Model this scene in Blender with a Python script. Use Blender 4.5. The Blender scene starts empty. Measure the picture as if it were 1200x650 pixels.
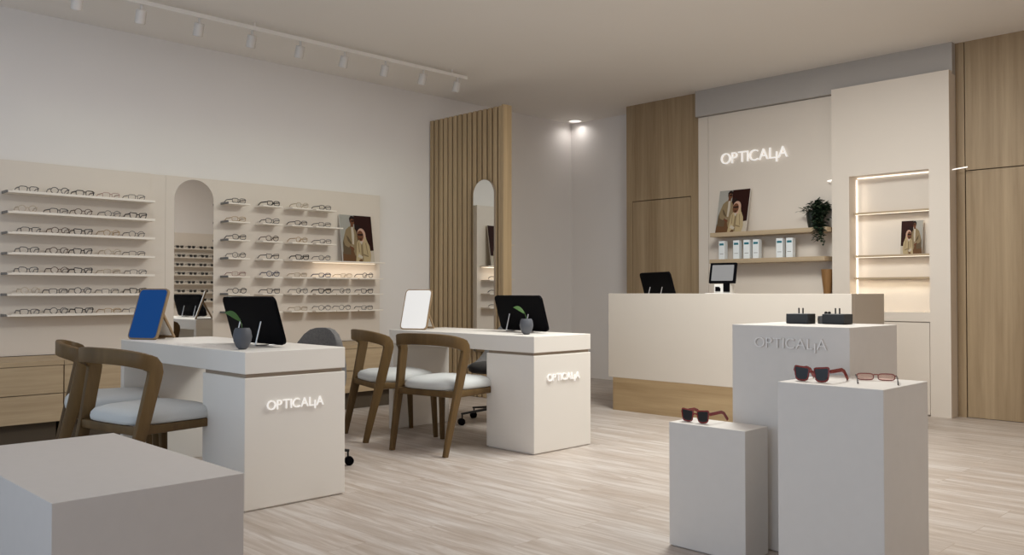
import bpy, bmesh, math, random
from mathutils import Vector, Matrix
random.seed(7)
PI = math.pi
C = bpy.context.scene.collection

# ------------------------------------------------------------------ materials
def new_mat(name):
    m = bpy.data.materials.new(name); m.use_nodes = True
    nt = m.node_tree; b = nt.nodes['Principled BSDF']
    return m, nt, b

def plain(name, col, rough=0.5, metal=0.0, noise=0.0, scale=12.0, bump=0.0, coat=0.0, spec=0.5):
    m, nt, b = new_mat(name)
    b.inputs['Roughness'].default_value = rough
    b.inputs['Metallic'].default_value = metal
    b.inputs['Specular IOR Level'].default_value = spec
    b.inputs['Coat Weight'].default_value = coat
    tc = nt.nodes.new('ShaderNodeTexCoord')
    n = nt.nodes.new('ShaderNodeTexNoise')
    n.inputs['Scale'].default_value = scale; n.inputs['Detail'].default_value = 6
    nt.links.new(tc.outputs['Object'], n.inputs['Vector'])
    mx = nt.nodes.new('ShaderNodeMix'); mx.data_type = 'RGBA'
    mx.inputs[6].default_value = (*[c*(1-noise) for c in col], 1)
    mx.inputs[7].default_value = (*[min(1, c*(1+noise)) for c in col], 1)
    nt.links.new(n.outputs['Fac'], mx.inputs[0])
    nt.links.new(mx.outputs[2], b.inputs['Base Color'])
    if bump:
        bp = nt.nodes.new('ShaderNodeBump'); bp.inputs['Strength'].default_value = bump
        bp.inputs['Distance'].default_value = 0.004
        nt.links.new(n.outputs['Fac'], bp.inputs['Height'])
        nt.links.new(bp.outputs['Normal'], b.inputs['Normal'])
    return m

def wood(name, c1, c2, scale=(30, 30, 1.6), rough=0.5, bump=0.05):
    m, nt, b = new_mat(name)
    b.inputs['Roughness'].default_value = rough
    b.inputs['Specular IOR Level'].default_value = 0.3
    tc = nt.nodes.new('ShaderNodeTexCoord')
    mp = nt.nodes.new('ShaderNodeMapping'); mp.inputs['Scale'].default_value = scale
    nt.links.new(tc.outputs['Object'], mp.inputs['Vector'])
    n = nt.nodes.new('ShaderNodeTexNoise'); n.inputs['Scale'].default_value = 1.0
    n.inputs['Detail'].default_value = 8; n.inputs['Roughness'].default_value = 0.65
    n.inputs['Distortion'].default_value = 0.35
    nt.links.new(mp.outputs['Vector'], n.inputs['Vector'])
    mp2 = nt.nodes.new('ShaderNodeMapping'); mp2.inputs['Scale'].default_value = tuple(s*0.2 for s in scale)
    nt.links.new(tc.outputs['Object'], mp2.inputs['Vector'])
    n2 = nt.nodes.new('ShaderNodeTexNoise'); n2.inputs['Scale'].default_value = 1.0; n2.inputs['Detail'].default_value = 3
    nt.links.new(mp2.outputs['Vector'], n2.inputs['Vector'])
    ad = nt.nodes.new('ShaderNodeMath'); ad.operation = 'MULTIPLY_ADD'
    nt.links.new(n2.outputs['Fac'], ad.inputs[0]); ad.inputs[1].default_value = 0.6
    sc = nt.nodes.new('ShaderNodeMath'); sc.operation = 'MULTIPLY'; sc.inputs[1].default_value = 0.5
    nt.links.new(n.outputs['Fac'], sc.inputs[0]); nt.links.new(sc.outputs[0], ad.inputs[2])
    r = nt.nodes.new('ShaderNodeValToRGB')
    r.color_ramp.elements[0].position = 0.38; r.color_ramp.elements[0].color = (*c1, 1)
    r.color_ramp.elements[1].position = 0.72; r.color_ramp.elements[1].color = (*c2, 1)
    nt.links.new(ad.outputs[0], r.inputs['Fac'])
    nt.links.new(r.outputs['Color'], b.inputs['Base Color'])
    bp = nt.nodes.new('ShaderNodeBump'); bp.inputs['Strength'].default_value = bump; bp.inputs['Distance'].default_value = 0.002
    nt.links.new(n.outputs['Fac'], bp.inputs['Height']); nt.links.new(bp.outputs['Normal'], b.inputs['Normal'])
    return m

def floor_mat():
    m, nt, b = new_mat('whitewashed_planks')
    b.inputs['Roughness'].default_value = 0.42
    b.inputs['Specular IOR Level'].default_value = 0.35
    tc = nt.nodes.new('ShaderNodeTexCoord')
    br = nt.nodes.new('ShaderNodeTexBrick')
    br.inputs['Scale'].default_value = 1.0
    br.inputs['Brick Width'].default_value = 1.25; br.inputs['Row Height'].default_value = 0.19
    br.inputs['Mortar Size'].default_value = 0.0016; br.inputs['Mortar Smooth'].default_value = 0.4
    br.offset = 0.37
    br.inputs['Color1'].default_value = (0, 0, 0, 1); br.inputs['Color2'].default_value = (1, 1, 1, 1)
    br.inputs['Mortar'].default_value = (0.5, 0.5, 0.5, 1)
    nt.links.new(tc.outputs['Object'], br.inputs['Vector'])
    # per-plank offset of the grain
    va = nt.nodes.new('ShaderNodeVectorMath'); va.operation = 'MULTIPLY_ADD'
    nt.links.new(br.outputs['Color'], va.inputs[0]); va.inputs[1].default_value = (7, 13, 3)
    nt.links.new(tc.outputs['Object'], va.inputs[2])
    mp = nt.nodes.new('ShaderNodeMapping'); mp.inputs['Scale'].default_value = (1.5, 17, 1)
    nt.links.new(va.outputs[0], mp.inputs['Vector'])
    n = nt.nodes.new('ShaderNodeTexNoise'); n.inputs['Scale'].default_value = 1.0; n.inputs['Detail'].default_value = 9
    n.inputs['Roughness'].default_value = 0.66; n.inputs['Distortion'].default_value = 0.9
    nt.links.new(mp.outputs['Vector'], n.inputs['Vector'])
    r = nt.nodes.new('ShaderNodeValToRGB')
    e = r.color_ramp.elements
    e[0].position = 0.27; e[0].color = (0.350, 0.288, 0.238, 1)
    e[1].position = 0.62; e[1].color = (0.565, 0.522, 0.490, 1)
    k = e.new(0.47); k.color = (0.455, 0.398, 0.358, 1)
    nt.links.new(n.outputs['Fac'], r.inputs['Fac'])
    mp2 = nt.nodes.new('ShaderNodeMapping'); mp2.inputs['Scale'].default_value = (0.9, 3.2, 1)
    nt.links.new(va.outputs[0], mp2.inputs['Vector'])
    n2 = nt.nodes.new('ShaderNodeTexNoise'); n2.inputs['Scale'].default_value = 1.3; n2.inputs['Detail'].default_value = 3
    nt.links.new(mp2.outputs['Vector'], n2.inputs['Vector'])
    mx = nt.nodes.new('ShaderNodeMix'); mx.data_type = 'RGBA'; mx.blend_type = 'MULTIPLY'
    mr = nt.nodes.new('ShaderNodeMapRange'); mr.inputs['From Min'].default_value = 0.35; mr.inputs['From Max'].default_value = 0.65
    mr.inputs['To Min'].default_value = 0.0; mr.inputs['To Max'].default_value = 0.55
    nt.links.new(n2.outputs['Fac'], mr.inputs['Value']); nt.links.new(mr.outputs[0], mx.inputs[0])
    nt.links.new(r.outputs['Color'], mx.inputs[6]); mx.inputs[7].default_value = (0.86, 0.80, 0.74, 1)
    mo = nt.nodes.new('ShaderNodeMix'); mo.data_type = 'RGBA'
    nt.links.new(br.outputs['Fac'], mo.inputs[0]); nt.links.new(mx.outputs[2], mo.inputs[6])
    mo.inputs[7].default_value = (0.36, 0.29, 0.23, 1)
    nt.links.new(mo.outputs[2], b.inputs['Base Color'])
    bp = nt.nodes.new('ShaderNodeBump'); bp.inputs['Strength'].default_value = 0.06; bp.inputs['Distance'].default_value = 0.002
    nt.links.new(n.outputs['Fac'], bp.inputs['Height']); nt.links.new(bp.outputs['Normal'], b.inputs['Normal'])
    return m

def emit(name, col, strength, base=None):
    m, nt, b = new_mat(name)
    b.inputs['Base Color'].default_value = (*(base or col), 1)
    b.inputs['Emission Color'].default_value = (*col, 1)
    b.inputs['Emission Strength'].default_value = strength
    b.inputs['Specular IOR Level'].default_value = 0.1
    return m

def glass_lens(name, col, opac, rough=0.03):
    m, nt, b = new_mat(name)
    nt.nodes.remove(b)
    out = nt.nodes['Material Output']
    tr = nt.nodes.new('ShaderNodeBsdfTransparent'); tr.inputs['Color'].default_value = (*col, 1)
    gl = nt.nodes.new('ShaderNodeBsdfGlossy'); gl.inputs['Roughness'].default_value = rough
    gl.inputs['Color'].default_value = (0.9, 0.9, 0.9, 1)
    mx = nt.nodes.new('ShaderNodeMixShader'); mx.inputs[0].default_value = opac
    nt.links.new(tr.outputs[0], mx.inputs[1]); nt.links.new(gl.outputs[0], mx.inputs[2])
    nt.links.new(mx.outputs[0], out.inputs['Surface'])
    return m

M = {}
M['wall'] = plain('white_wall_paint', (0.80, 0.77, 0.75), 0.75, noise=0.015, scale=3)
M['beam'] = plain('grey_beam', (0.43, 0.405, 0.385), 0.75, noise=0.015, scale=3)  # greyer and darker than the wall colour
M['ceiling'] = plain('white_ceiling_paint', (0.82, 0.79, 0.755), 0.85, noise=0.012, scale=2)
M['cream'] = plain('cream_lacquer', (0.72, 0.65, 0.575), 0.55, noise=0.012, scale=4)
M['counter'] = plain('cream_counter', (0.60, 0.545, 0.48), 0.5, noise=0.012, scale=4)
M['desk'] = plain('white_desk_laminate', (0.80, 0.765, 0.715), 0.42, noise=0.012, scale=5)
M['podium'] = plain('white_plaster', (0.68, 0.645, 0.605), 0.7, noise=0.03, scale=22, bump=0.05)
M['block'] = plain('shaded_white_plaster', (0.515, 0.475, 0.445), 0.7, noise=0.03, scale=22, bump=0.05)  # the podiums' white plaster, darkened in colour for the dim foreground
M['oak'] = wood('oak_veneer', (0.26, 0.182, 0.104), (0.42, 0.315, 0.198), (34, 34, 1.3))
M['oak_x'] = wood('oak_veneer_along', (0.30, 0.205, 0.108), (0.47, 0.345, 0.20), (1.4, 34, 34))
M['oak_y'] = wood('oak_veneer_drawer', (0.33, 0.235, 0.14), (0.52, 0.40, 0.255), (34, 1.4, 34))
M['oak_slat'] = wood('oak_slat', (0.33, 0.235, 0.13), (0.50, 0.37, 0.22), (40, 40, 1.2))
M['oak_shelf'] = wood('oak_shelf', (0.36, 0.27, 0.17), (0.52, 0.41, 0.28), (1.6, 40, 40))
M['seam'] = plain('dark_seam', (0.07, 0.05, 0.03), 0.8)
M['walnut'] = wood('walnut', (0.072, 0.041, 0.0135), (0.15, 0.09, 0.034), (22, 22, 3.0), 0.45)
M['frame_wood'] = wood('stand_wood', (0.22, 0.15, 0.08), (0.36, 0.25, 0.15), (30, 30, 4))
M['seat'] = plain('pale_blue_grey_cloth', (0.56, 0.575, 0.57), 0.9, noise=0.05, scale=180, bump=0.1)
M['grey_fabric'] = plain('grey_woven_cloth', (0.15, 0.145, 0.142), 0.95, noise=0.4, scale=90, bump=0.2)
M['grey_seat'] = plain('charcoal_cloth', (0.045, 0.042, 0.04), 0.95, noise=0.2, scale=90)
M['black'] = plain('black_plastic', (0.0025, 0.0025, 0.0035), 0.5, spec=0.03)
M['black_metal'] = plain('black_metal', (0.012, 0.012, 0.013), 0.4, metal=0.3)
M['black_box'] = plain('black_tray_plastic', (0.022, 0.024, 0.026), 0.55)
M['chrome'] = plain('brushed_metal', (0.75, 0.75, 0.76), 0.25, metal=1.0)
M['white'] = plain('white_plastic', (0.78, 0.76, 0.73), 0.4)
M['white_metal'] = plain('white_metal', (0.80, 0.77, 0.73), 0.45)
M['groove'] = plain('taupe_groove', (0.30, 0.235, 0.175), 0.6)
M['vase'] = plain('slate_ceramic', (0.085, 0.09, 0.105), 0.6, noise=0.06, scale=30)
M['leaf'] = plain('leaf_green', (0.045, 0.115, 0.02), 0.45, noise=0.25, scale=20)
M['ivy'] = plain('dark_ivy_green', (0.018, 0.035, 0.017), 0.5, noise=0.35, scale=30)
M['pot'] = plain('black_green_pot', (0.012, 0.018, 0.014), 0.35)
M['mirror'] = plain('mirror_silver', (0.86, 0.87, 0.87), 0.015, metal=1.0)
M['shelf_white'] = plain('white_shelf', (0.86, 0.80, 0.72), 0.4)
M['teal'] = plain('teal_print', (0.01, 0.16, 0.22), 0.5)
M['box_white'] = plain('white_carton', (0.80, 0.84, 0.86), 0.5)
M['vessel'] = wood('brown_turned_wood', (0.17, 0.085, 0.032), (0.29, 0.155, 0.06), (30, 30, 4), 0.35)
M['blue_reflection'] = emit('blue_reflection', (0.006, 0.055, 0.215), 0.80, (0.002, 0.006, 0.015))  # emission stands in for blue sky mirrored in the glass
M['white_reflection'] = emit('white_reflection', (0.95, 0.93, 0.90), 0.62, (0.3, 0.3, 0.3))  # emission stands in for pale sky mirrored in the glass
M['grey_screen'] = emit('grey_screen', (0.42, 0.41, 0.42), 0.30, (0.12, 0.12, 0.12))
M['letter_lit'] = emit('lit_letter', (1.0, 0.96, 0.92), 0.52, (.6, .58, .55))
M['letter'] = plain('raised_letter', (0.80, 0.77, 0.74), 0.6)
M['track_white'] = plain('track_off_white', (0.60, 0.57, 0.54), 0.5)
M['led'] = emit('led_strip', (1.0, 0.94, 0.84), 1.2)
M['led_soft'] = emit('led_soft', (1.0, 0.90, 0.74), 0.7)
M['lamp_disc'] = emit('lamp_disc', (1.0, 0.95, 0.9), 0.8)
M['lens'] = glass_lens('clear_lens', (0.97, 0.97, 0.97), 0.07)
M['sun_lens'] = plain('dark_sun_lens', (0.022, 0.022, 0.024), 0.18, spec=0.3)
M['red'] = plain('red_acetate', (0.22, 0.022, 0.020), 0.25, spec=0.6)
M['red_wire'] = plain('red_brown_wire', (0.28, 0.09, 0.07), 0.35)
M['pink_lens'] = glass_lens('pink_lens', (0.95, 0.80, 0.76), 0.12)
F = {
 'black': plain('frame_black', (0.014, 0.014, 0.015), 0.3),
 'charcoal': plain('frame_charcoal', (0.06, 0.06, 0.065), 0.35),
 'grey': plain('frame_grey', (0.16, 0.155, 0.15), 0.4),
 'brown': plain('frame_brown', (0.10, 0.062, 0.045), 0.35),
 'tan': plain('frame_tan', (0.42, 0.29, 0.16), 0.35),
 'beige': plain('frame_beige', (0.50, 0.41, 0.31), 0.35),
 'pink': plain('frame_pink', (0.42, 0.27, 0.24), 0.35),
 'navy': plain('frame_navy', (0.05, 0.06, 0.12), 0.35),
}
P = {k: plain('print_'+k, c, 0.6, spec=0.12) for k, c in {
 'pgrey': (0.36, 0.35, 0.32), 'maroon': (0.026, 0.008, 0.006), 'coat': (0.25, 0.185, 0.105),
 'coat_dark': (0.12, 0.085, 0.05), 'skin': (0.15, 0.06, 0.03), 'hair': (0.02, 0.012, 0.01),
 'shirt': (0.50, 0.44, 0.36), 'scarf': (0.52, 0.33, 0.25), 'cream': (0.44, 0.345, 0.20), 'brown': (0.13, 0.065, 0.03)}.items()}

# ------------------------------------------------------------------ mesh building
class MB:
    def __init__(s): s.bm = bmesh.new(); s.mi = 0
    def _f(s, vs):
        try:
            f = s.bm.faces.new(vs); f.material_index = s.mi; return f
        except ValueError: return None
    def box(s, x0, x1, y0, y1, z0, z1, bev=0.0):
        v = [s.bm.verts.new(p) for p in ((x0,y0,z0),(x1,y0,z0),(x1,y1,z0),(x0,y1,z0),(x0,y0,z1),(x1,y0,z1),(x1,y1,z1),(x0,y1,z1))]
        fs = [s._f([v[i] for i in q]) for q in ((0,3,2,1),(4,5,6,7),(0,1,5,4),(1,2,6,5),(2,3,7,6),(3,0,4,7))]
        if bev:
            es = {e for f in fs for e in f.edges}
            r = bmesh.ops.bevel(s.bm, geom=list(es), offset=bev, segments=2, profile=0.5, affect='EDGES', material=s.mi)
        return s
    def prism(s, pts, axis, a, b):
        """polygon pts (2-D) extruded along axis from a to b; 2-D order: x:(y,z) y:(x,z) z:(x,y)"""
        def P3(p, t):
            return {'x': (t, p[0], p[1]), 'y': (p[0], t, p[1]), 'z': (p[0], p[1], t)}[axis]
        A = [s.bm.verts.new(P3(p, a)) for p in pts]; B = [s.bm.verts.new(P3(p, b)) for p in pts]
        s._f(A[::-1]); s._f(B); n = len(pts)
        for i in range(n): s._f([A[i], A[(i+1) % n], B[(i+1) % n], B[i]])
        return s
    def rings(s, rings, closed=False, cap=True):
        R = [[s.bm.verts.new(p) for p in r] for r in rings]; n = len(R[0])
        m = len(R) if closed else len(R)-1
        for k in range(m):
            a, b = R[k], R[(k+1) % len(R)]
            for i in range(n): s._f([a[i], a[(i+1) % n], b[(i+1) % n], b[i]])
        if cap and not closed: s._f(R[0][::-1]); s._f(R[-1])
        return s
    def lathe(s, prof, seg=24, c=(0, 0), cap=True):
        return s.rings([[(c[0]+r*math.cos(2*PI*i/seg), c[1]+r*math.sin(2*PI*i/seg), z) for i in range(seg)] for r, z in prof], cap=cap)
    def tube(s, pts, r, seg=8, closed=False, rz=None):
        pts = [Vector(p) for p in pts]; n = len(pts); rr = []
        for i, p in enumerate(pts):
            a = pts[(i-1) % n] if (closed or i) else p
            b = pts[(i+1) % n] if (closed or i < n-1) else p
            t = (b-a).normalized()
            up = Vector((0, 0, 1)) if abs(t.z) < 0.95 else Vector((0, 1, 0))
            u = t.cross(up).normalized(); w = u.cross(t)
            rad = r[i] if isinstance(r, (list, tuple)) else r
            h = rz if rz else rad
            rr.append([tuple(p+u*rad*math.cos(2*PI*k/seg)+w*h*math.sin(2*PI*k/seg)) for k in range(seg)])
        return s.rings(rr, closed)
    def bar(s, p, q, w, d, w2=None, d2=None, side=(1, 0, 0), rnd=0.25):
        """rounded rectangular bar from p to q; w along side, d across"""
        p, q = Vector(p), Vector(q); t = (q-p).normalized(); sd = Vector(side)
        sd = (sd-t*sd.dot(t)).normalized(); o = t.cross(sd)
        def ring(c, w, d):
            h, k = w/2, d/2; r = min(h, k)*rnd*2
            P2 = []
            for sx, sy, a0 in ((1,1,0),(-1,1,90),(-1,-1,180),(1,-1,270)):
                for a in (0, 45, 90):
                    an = math.radians(a0+a)
                    P2.append((sx*(h-r)+r*math.cos(an), sy*(k-r)+r*math.sin(an)))
            return [tuple(c+sd*x+o*y) for x, y in P2]
        return s.rings([ring(p, w, d), ring(q, w2 or w, d2 or d)])
    def sweep(s, path, ups, w, h, rnd=0.3):
        """rounded rect swept along path (w across, h along up)"""
        path = [Vector(p) for p in path]; n = len(path); R = []
        for i, p in enumerate(path):
            t = (path[min(i+1, n-1)]-path[max(i-1, 0)]).normalized()
            up = Vector(ups[i] if isinstance(ups[0], (tuple, list, Vector)) else ups)
            sd = t.cross(up).normalized(); uu = sd.cross(t)
            ww = w[i] if isinstance(w, (list, tuple)) else w; hh = h[i] if isinstance(h, (list, tuple)) else h
            a, k = ww/2, hh/2; r = min(a, k)*rnd*2; ring = []
            for sx, sy, a0 in ((1,1,0),(-1,1,90),(-1,-1,180),(1,-1,270)):
                for an in (0, 45, 90):
                    an = math.radians(a0+an)
                    ring.append(tuple(p+sd*(sx*(a-r)+r*math.cos(an))+uu*(sy*(k-r)+r*math.sin(an))))
            R.append(ring)
        return s.rings(R)
    def build(s, name, mats, parent=None, smooth=False, angle=35):
        bmesh.ops.recalc_face_normals(s.bm, faces=s.bm.faces)
        me = bpy.data.meshes.new(name); s.bm.to_mesh(me); s.bm.free()
        for m in (mats if isinstance(mats, (list, tuple)) else [mats]): me.materials.append(m)
        o = bpy.data.objects.new(name, me); C.objects.link(o)
        if parent: o.parent = parent
        if smooth:
            for p in me.polygons: p.use_smooth = True
            me.set_sharp_from_angle(angle=math.radians(angle))
        return o

def tag(o, label, cat, group=None):
    o['label'] = label; o['category'] = cat
    if group: o['group'] = group
    return o
def thing(name, label, cat, loc=(0, 0, 0), rz=0.0, group=None):
    o = bpy.data.objects.new(name, None); C.objects.link(o); o.empty_display_size = 0.1
    o.location = loc; o.rotation_euler = (0, 0, rz)
    return tag(o, label, cat, group)
def struct(o): o['kind'] = 'structure'; return o
def copy_tree(o, parent=None):
    c = o.copy(); C.objects.link(c)
    if parent: c.parent = parent
    for ch in list(o.children): copy_tree(ch, c)
    return c
def rrect(w, h, r, n=5):
    """rounded rectangle centred on 0"""
    out = []
    for sx, sy, a0 in ((1,1,0),(-1,1,90),(-1,-1,180),(1,-1,270)):
        for k in range(n+1):
            a = math.radians(a0+90*k/n); out.append((sx*(w/2-r)+r*math.cos(a), sy*(h/2-r)+r*math.sin(a)))
    return out

# ------------------------------------------------------------------ the room
XL, XR, YF, YB, ZC = -7.04, 0.5, -1.9, 8.0, 3.11
struct(MB().box(XL-.1, XR+.1, YF, YB+.1, -.06, 0).build('floor', floor_mat()))
struct(MB().box(XL-.1, XR+.1, YF, YB+.1, ZC, ZC+.1).build('ceiling', M['ceiling']))
struct(MB().box(XL-.1, XL, YF, YB+.1, 0, ZC).build('wall_left', M['wall']))
struct(MB().box(XL, -5.937, YB, YB+.1, 0, ZC).build('wall_back', M['wall']))
struct(MB().box(XR, XR+.1, YF, YB, 0, ZC).build('wall_right', M['wall']))
# oak wall left of the counter with a flush door
w = MB().box(-5.937, -4.985, 7.68, YB, 2.041, ZC).box(-5.937, -5.857, 7.68, YB, 0, 2.041).box(-5.09, -4.985, 7.68, YB, 0, 2.041).box(-5.857, -5.09, 7.72, YB, 0, 2.041)
struct(w.build('wall_oak_left', M['oak']))
d1 = struct(MB().box(-5.851, -5.096, 7.682, 7.715, 0.004, 2.032).build('door_1', M['oak']))
w = MB().box(-2.492, -2.425, 7.68, YB, 0, ZC).box(-2.418, XR, 7.68, YB, 2.041, ZC).box(-2.425, XR, 7.72, YB, 0, ZC)
struct(w.build('wall_oak_right', M['oak']))
struct(MB().box(-2.417, -1.25, 7.682, 7.715, 0.004, 2.032).build('door_2', M['oak']))
struct(MB().box(-1.243, XR, 7.682, 7.715, 0.004, 2.032).build('wall_oak_panel', M['oak']))
# plastered wall and dropped beam behind the counter
struct(MB().box(-4.985, -2.492, 7.70, YB, 0, ZC).build('wall_counter', M['wall']))
struct(MB().box(-4.985, -2.492, 7.605, 7.70, 2.845, ZC).build('trim_1', M['beam']))

# ------------------------------------------------------------------ lettering
def glyph_mesh(ch):
    cu = bpy.data.curves.new('glyph', 'FONT'); cu.body = ch; cu.size = 1.0; cu.extrude = 0.06; cu.resolution_u = 6
    cu.offset = -0.004
    o = bpy.data.objects.new('glyph', cu); C.objects.link(o)
    bpy.context.view_layer.update()
    me = bpy.data.meshes.new_from_object(o.evaluated_get(bpy.context.evaluated_depsgraph_get()))
    C.objects.unlink(o); bpy.data.objects.remove(o); bpy.data.curves.remove(cu)
    return me
GLY = {ch: glyph_mesh(ch) for ch in 'OPTICAL'}
def gb(ch):
    xs = [v.co.x for v in GLY[ch].vertices]; return min(xs), max(xs)
def sign(name, label, loc, rz, width, height, mat, group=None):
    """OPTICALIA with its second I dropped below the line; local x = reading direction, local -y = out of the wall"""
    t = thing(name, label, 'sign', loc, rz, group)
    x = 0.0; plan = []
    for k, ch in enumerate('OPTICALIA'):
        a, b = gb(ch)
        gap = 0.085
        if k == 7: gap = 0.07
        if k == 8: gap = 0.06
        if k: x += gap
        plan.append((ch, x-a, k == 7)); x += b-a
    zs = [v.co.y for v in GLY['T'].vertices]; cap = max(zs)
    sx = width/x; sz = height/cap
    for ch, px, drop in plan:
        me = GLY[ch].copy(); me.materials.clear(); me.materials.append(mat)
        for v in me.vertices:
            X, Y, Z = v.co
            if drop: Y = Y*0.92-0.22
            v.co = (sx*(X+px), -0.06*sz*1.0-Z*sz, sz*Y)
        me.flip_normals() if False else None
        o = bpy.data.objects.new('letter', me); C.objects.link(o); o.parent = t
        bm = bmesh.new(); bm.from_mesh(me); bmesh.ops.recalc_face_normals(bm, faces=bm.faces); bm.to_mesh(me); bm.free()
    return t

# ------------------------------------------------------------------ desks
def make_desk(loc, label):
    """origin at the front corner (min y, max x) on the floor; long axis along -x"""
    L, D, H, T = 1.525, 0.555, 0.75, 0.105
    t = thing('service_desk', label, 'desk', loc, 0, 'white service desks')
    MB().box(-L, 0, 0, D, H-T, H, 0.003).build('tabletop', M['desk'], t)
    MB().box(-0.432, -0.012, 0.012, D-0.012, H-T-0.018, H-T).build('shadow_groove', M['groove'], t)
    MB().box(-0.44, 0, 0, D, 0.006, H-T-0.018, 0.003).box(-.43, -.01, .01, D-.01, 0, .006).build('pedestal', M['desk'], t)
    MB().box(-L, -L+0.048, 0, D, 0, H-T, 0.002).build('end_support', M['desk'], t)
    return t
make_desk((-3.755, 1.956, 0), 'long white service desk nearest the camera, lit lettering on its pedestal')
make_desk((-3.79, 3.948, 0), 'long white service desk further back, in front of the slatted oak screen')
sign('lit_sign', 'small glowing white lettering on the pedestal of the nearest desk', (-3.754, 2.069, 0.468), PI/2, 0.312, 0.044, M['letter_lit'])
sign('lit_sign', 'small glowing white lettering on the pedestal of the farther desk', (-3.789, 4.069, 0.458), PI/2, 0.316, 0.045, M['letter_lit'])

# ------------------------------------------------------------------ display podiums
def podium(label, x0, x1, y0, y1, h, group='white display podiums', mat='podium'):
    o = MB().box(x0, x1, y0, y1, 0.004, h, 0.002).box(x0+.01, x1-.01, y0+.01, y1-.01, 0, .004).build('display_podium', M[mat])
    return tag(o, label, 'podium', group)
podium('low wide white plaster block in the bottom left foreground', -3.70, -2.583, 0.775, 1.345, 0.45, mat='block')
podium('shortest white podium with one pair of red sunglasses on it', -2.060, -1.713, 2.943, 3.115, 0.502)
podium('tallest white podium with raised lettering, carrying two black trays', -1.900, -1.404, 3.166, 3.612, 0.898)
podium('middle height white podium in front, red sunglasses and folded glasses on it', -1.492, -1.125, 2.782, 3.163, 0.719)
sign('raised_sign', 'unlit raised white lettering across the tallest podium', (-1.795, 3.165, 0.810), 0, 0.305, 0.040, M['letter'])

# ------------------------------------------------------------------ reception counter
t = thing('reception_counter', 'cream reception counter with oak plinth in front of the sign wall', 'counter', (-4.835, 5.99, 0))
LC = 2.195
MB().box(0, LC, 0, 0.04, 0.285, 1.021, 0.002).build('front_panel', M['counter'], t)
MB().box(LC-0.04, LC, 0.0405, 0.563, 0.285, 1.021, 0.002).build('side_panel', M['counter'], t)
MB().box(0, 0.04, 0.0405, 0.563, 0.285, 1.021, 0.002).build('side_panel', M['counter'], t)
MB().box(0.04, LC-0.04, 0.04, 0.563, 0.92, 0.95).build('worktop', M['counter'], t)
MB().box(0.05, LC-0.05, -0.036+0.036, 0.55, 0, 0.285).build('plinth', M['oak_x'], t)
MB().box(0.05, LC-0.05, 0.45, 0.55, 0.285, 0.92).build('back_panel', M['counter'], t)

# ------------------------------------------------------------------ sign wall, floating shelves, niche cabinet
t = thing('sign_panel', 'tall cream wall panel behind the counter carrying the glowing sign', 'wall panel', (-4.98, 7.70, 0))
MB().box(0.122, 1.485, -0.05, -0.001, 0, 2.84, 0.001).build('board', M['cream'], t)
MB().box(0.0, 0.117, -0.048, -0.001, 0, 2.84, 0.001).build('side_strip', M['cream'], t)
sign('lit_sign', 'large glowing white lettering high on the cream wall above the counter', (-4.704, 7.649, 2.325), 0, 0.725, 0.108, M['letter_lit'])
def floating_shelf(label, x0, x1, z0):
    o = MB().box(0, x1-x0, -0.20, 0, 0, 0.042, 0.001).build('wall_shelf', M['oak_shelf'])
    o.location = (x0, 7.65, z0); return tag(o, label, 'shelf', 'oak shelves behind the counter')
floating_shelf('upper oak wall shelf behind the counter, holding the poster and the trailing plant', -4.717, -3.505, 1.580)
floating_shelf('lower oak wall shelf behind the counter, holding the white cartons', -4.725, -3.528, 1.316)

t = thing('niche_cabinet', 'tall cream cabinet with a lit open niche and three thin shelves', 'cabinet', (-3.495, 7.53, 0))
W_, D_, H_ = 1.0015, 0.169, 2.866
a0, a1, z0, z1 = 0.160, 0.838, 0.863, 2.062
b = MB().box(0, a0, 0, D_, 0, H_).box(a1, W_, 0, D_, 0, H_).box(a0, a1, 0, D_, z1, H_).box(a0, a1, 0, D_, 0.785, z0)
b.box(a0, a1, 0.03, D_, 0, 0.785)
b.build('carcass', M['cream'], t)
MB().box(a0, a1, D_-0.012, D_-0.001, z0, z1).build('niche_back', M['cream'], t)
MB().box(a0+0.004, a1-0.004, 0.001, 0.028, 0.012, 0.777, 0.001).build('door', M['cream'], t)
MB().box(a0+0.002, a0+0.008, D_-0.03, D_-0.013, z0+.01, z1-.02).build('led_strip', M['led'], t)['label'] = 'glowing vertical light strip'
MB().box(a0+0.012, a1-0.002, D_-0.03, D_-0.013, z1-0.010, z1-0.003).build('led_strip', M['led'], t)['label'] = 'glowing light strip along the niche top'
for zz, lit in ((1.722, 1), (1.342, 1), (1.146, 0)):
    s = MB().box(a0+0.014, a1-0.001, 0.055, D_-0.013, zz, zz+0.017).build('shelf', M['oak_shelf'], t)
    if lit: MB().box(a0+0.03, a1-0.02, 0.056, 0.066, zz-0.005, zz-0.0003).build('shelf_light', M['led_soft'], s)
for (x, lbl) in ((-2.508, 'tiny white lamp bracket on the right flank of the niche cabinet'), (-3.565, 'tiny white lamp bracket left of the niche cabinet, over the plant')):
    yb = 7.60
    if x > -3:
        o = MB().tube([(0, 0, -.015), (0, 0, 0), (0.03, 0.0, .004), (0.125, 0.0, .012)], 0.0045).build('lamp_bracket', M['lamp_disc'], None, True)
        o.location = (x+.005, yb, 2.045)
    else:
        o = MB().tube([(0, 0.05, 0), (0, 0, 0), (0.055, -0.02, 0.002)], 0.006).build('lamp_bracket', M['lamp_disc'], None, True)
        o.location = (x, yb, 2.05)
    tag(o, lbl, 'lamp')

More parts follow.
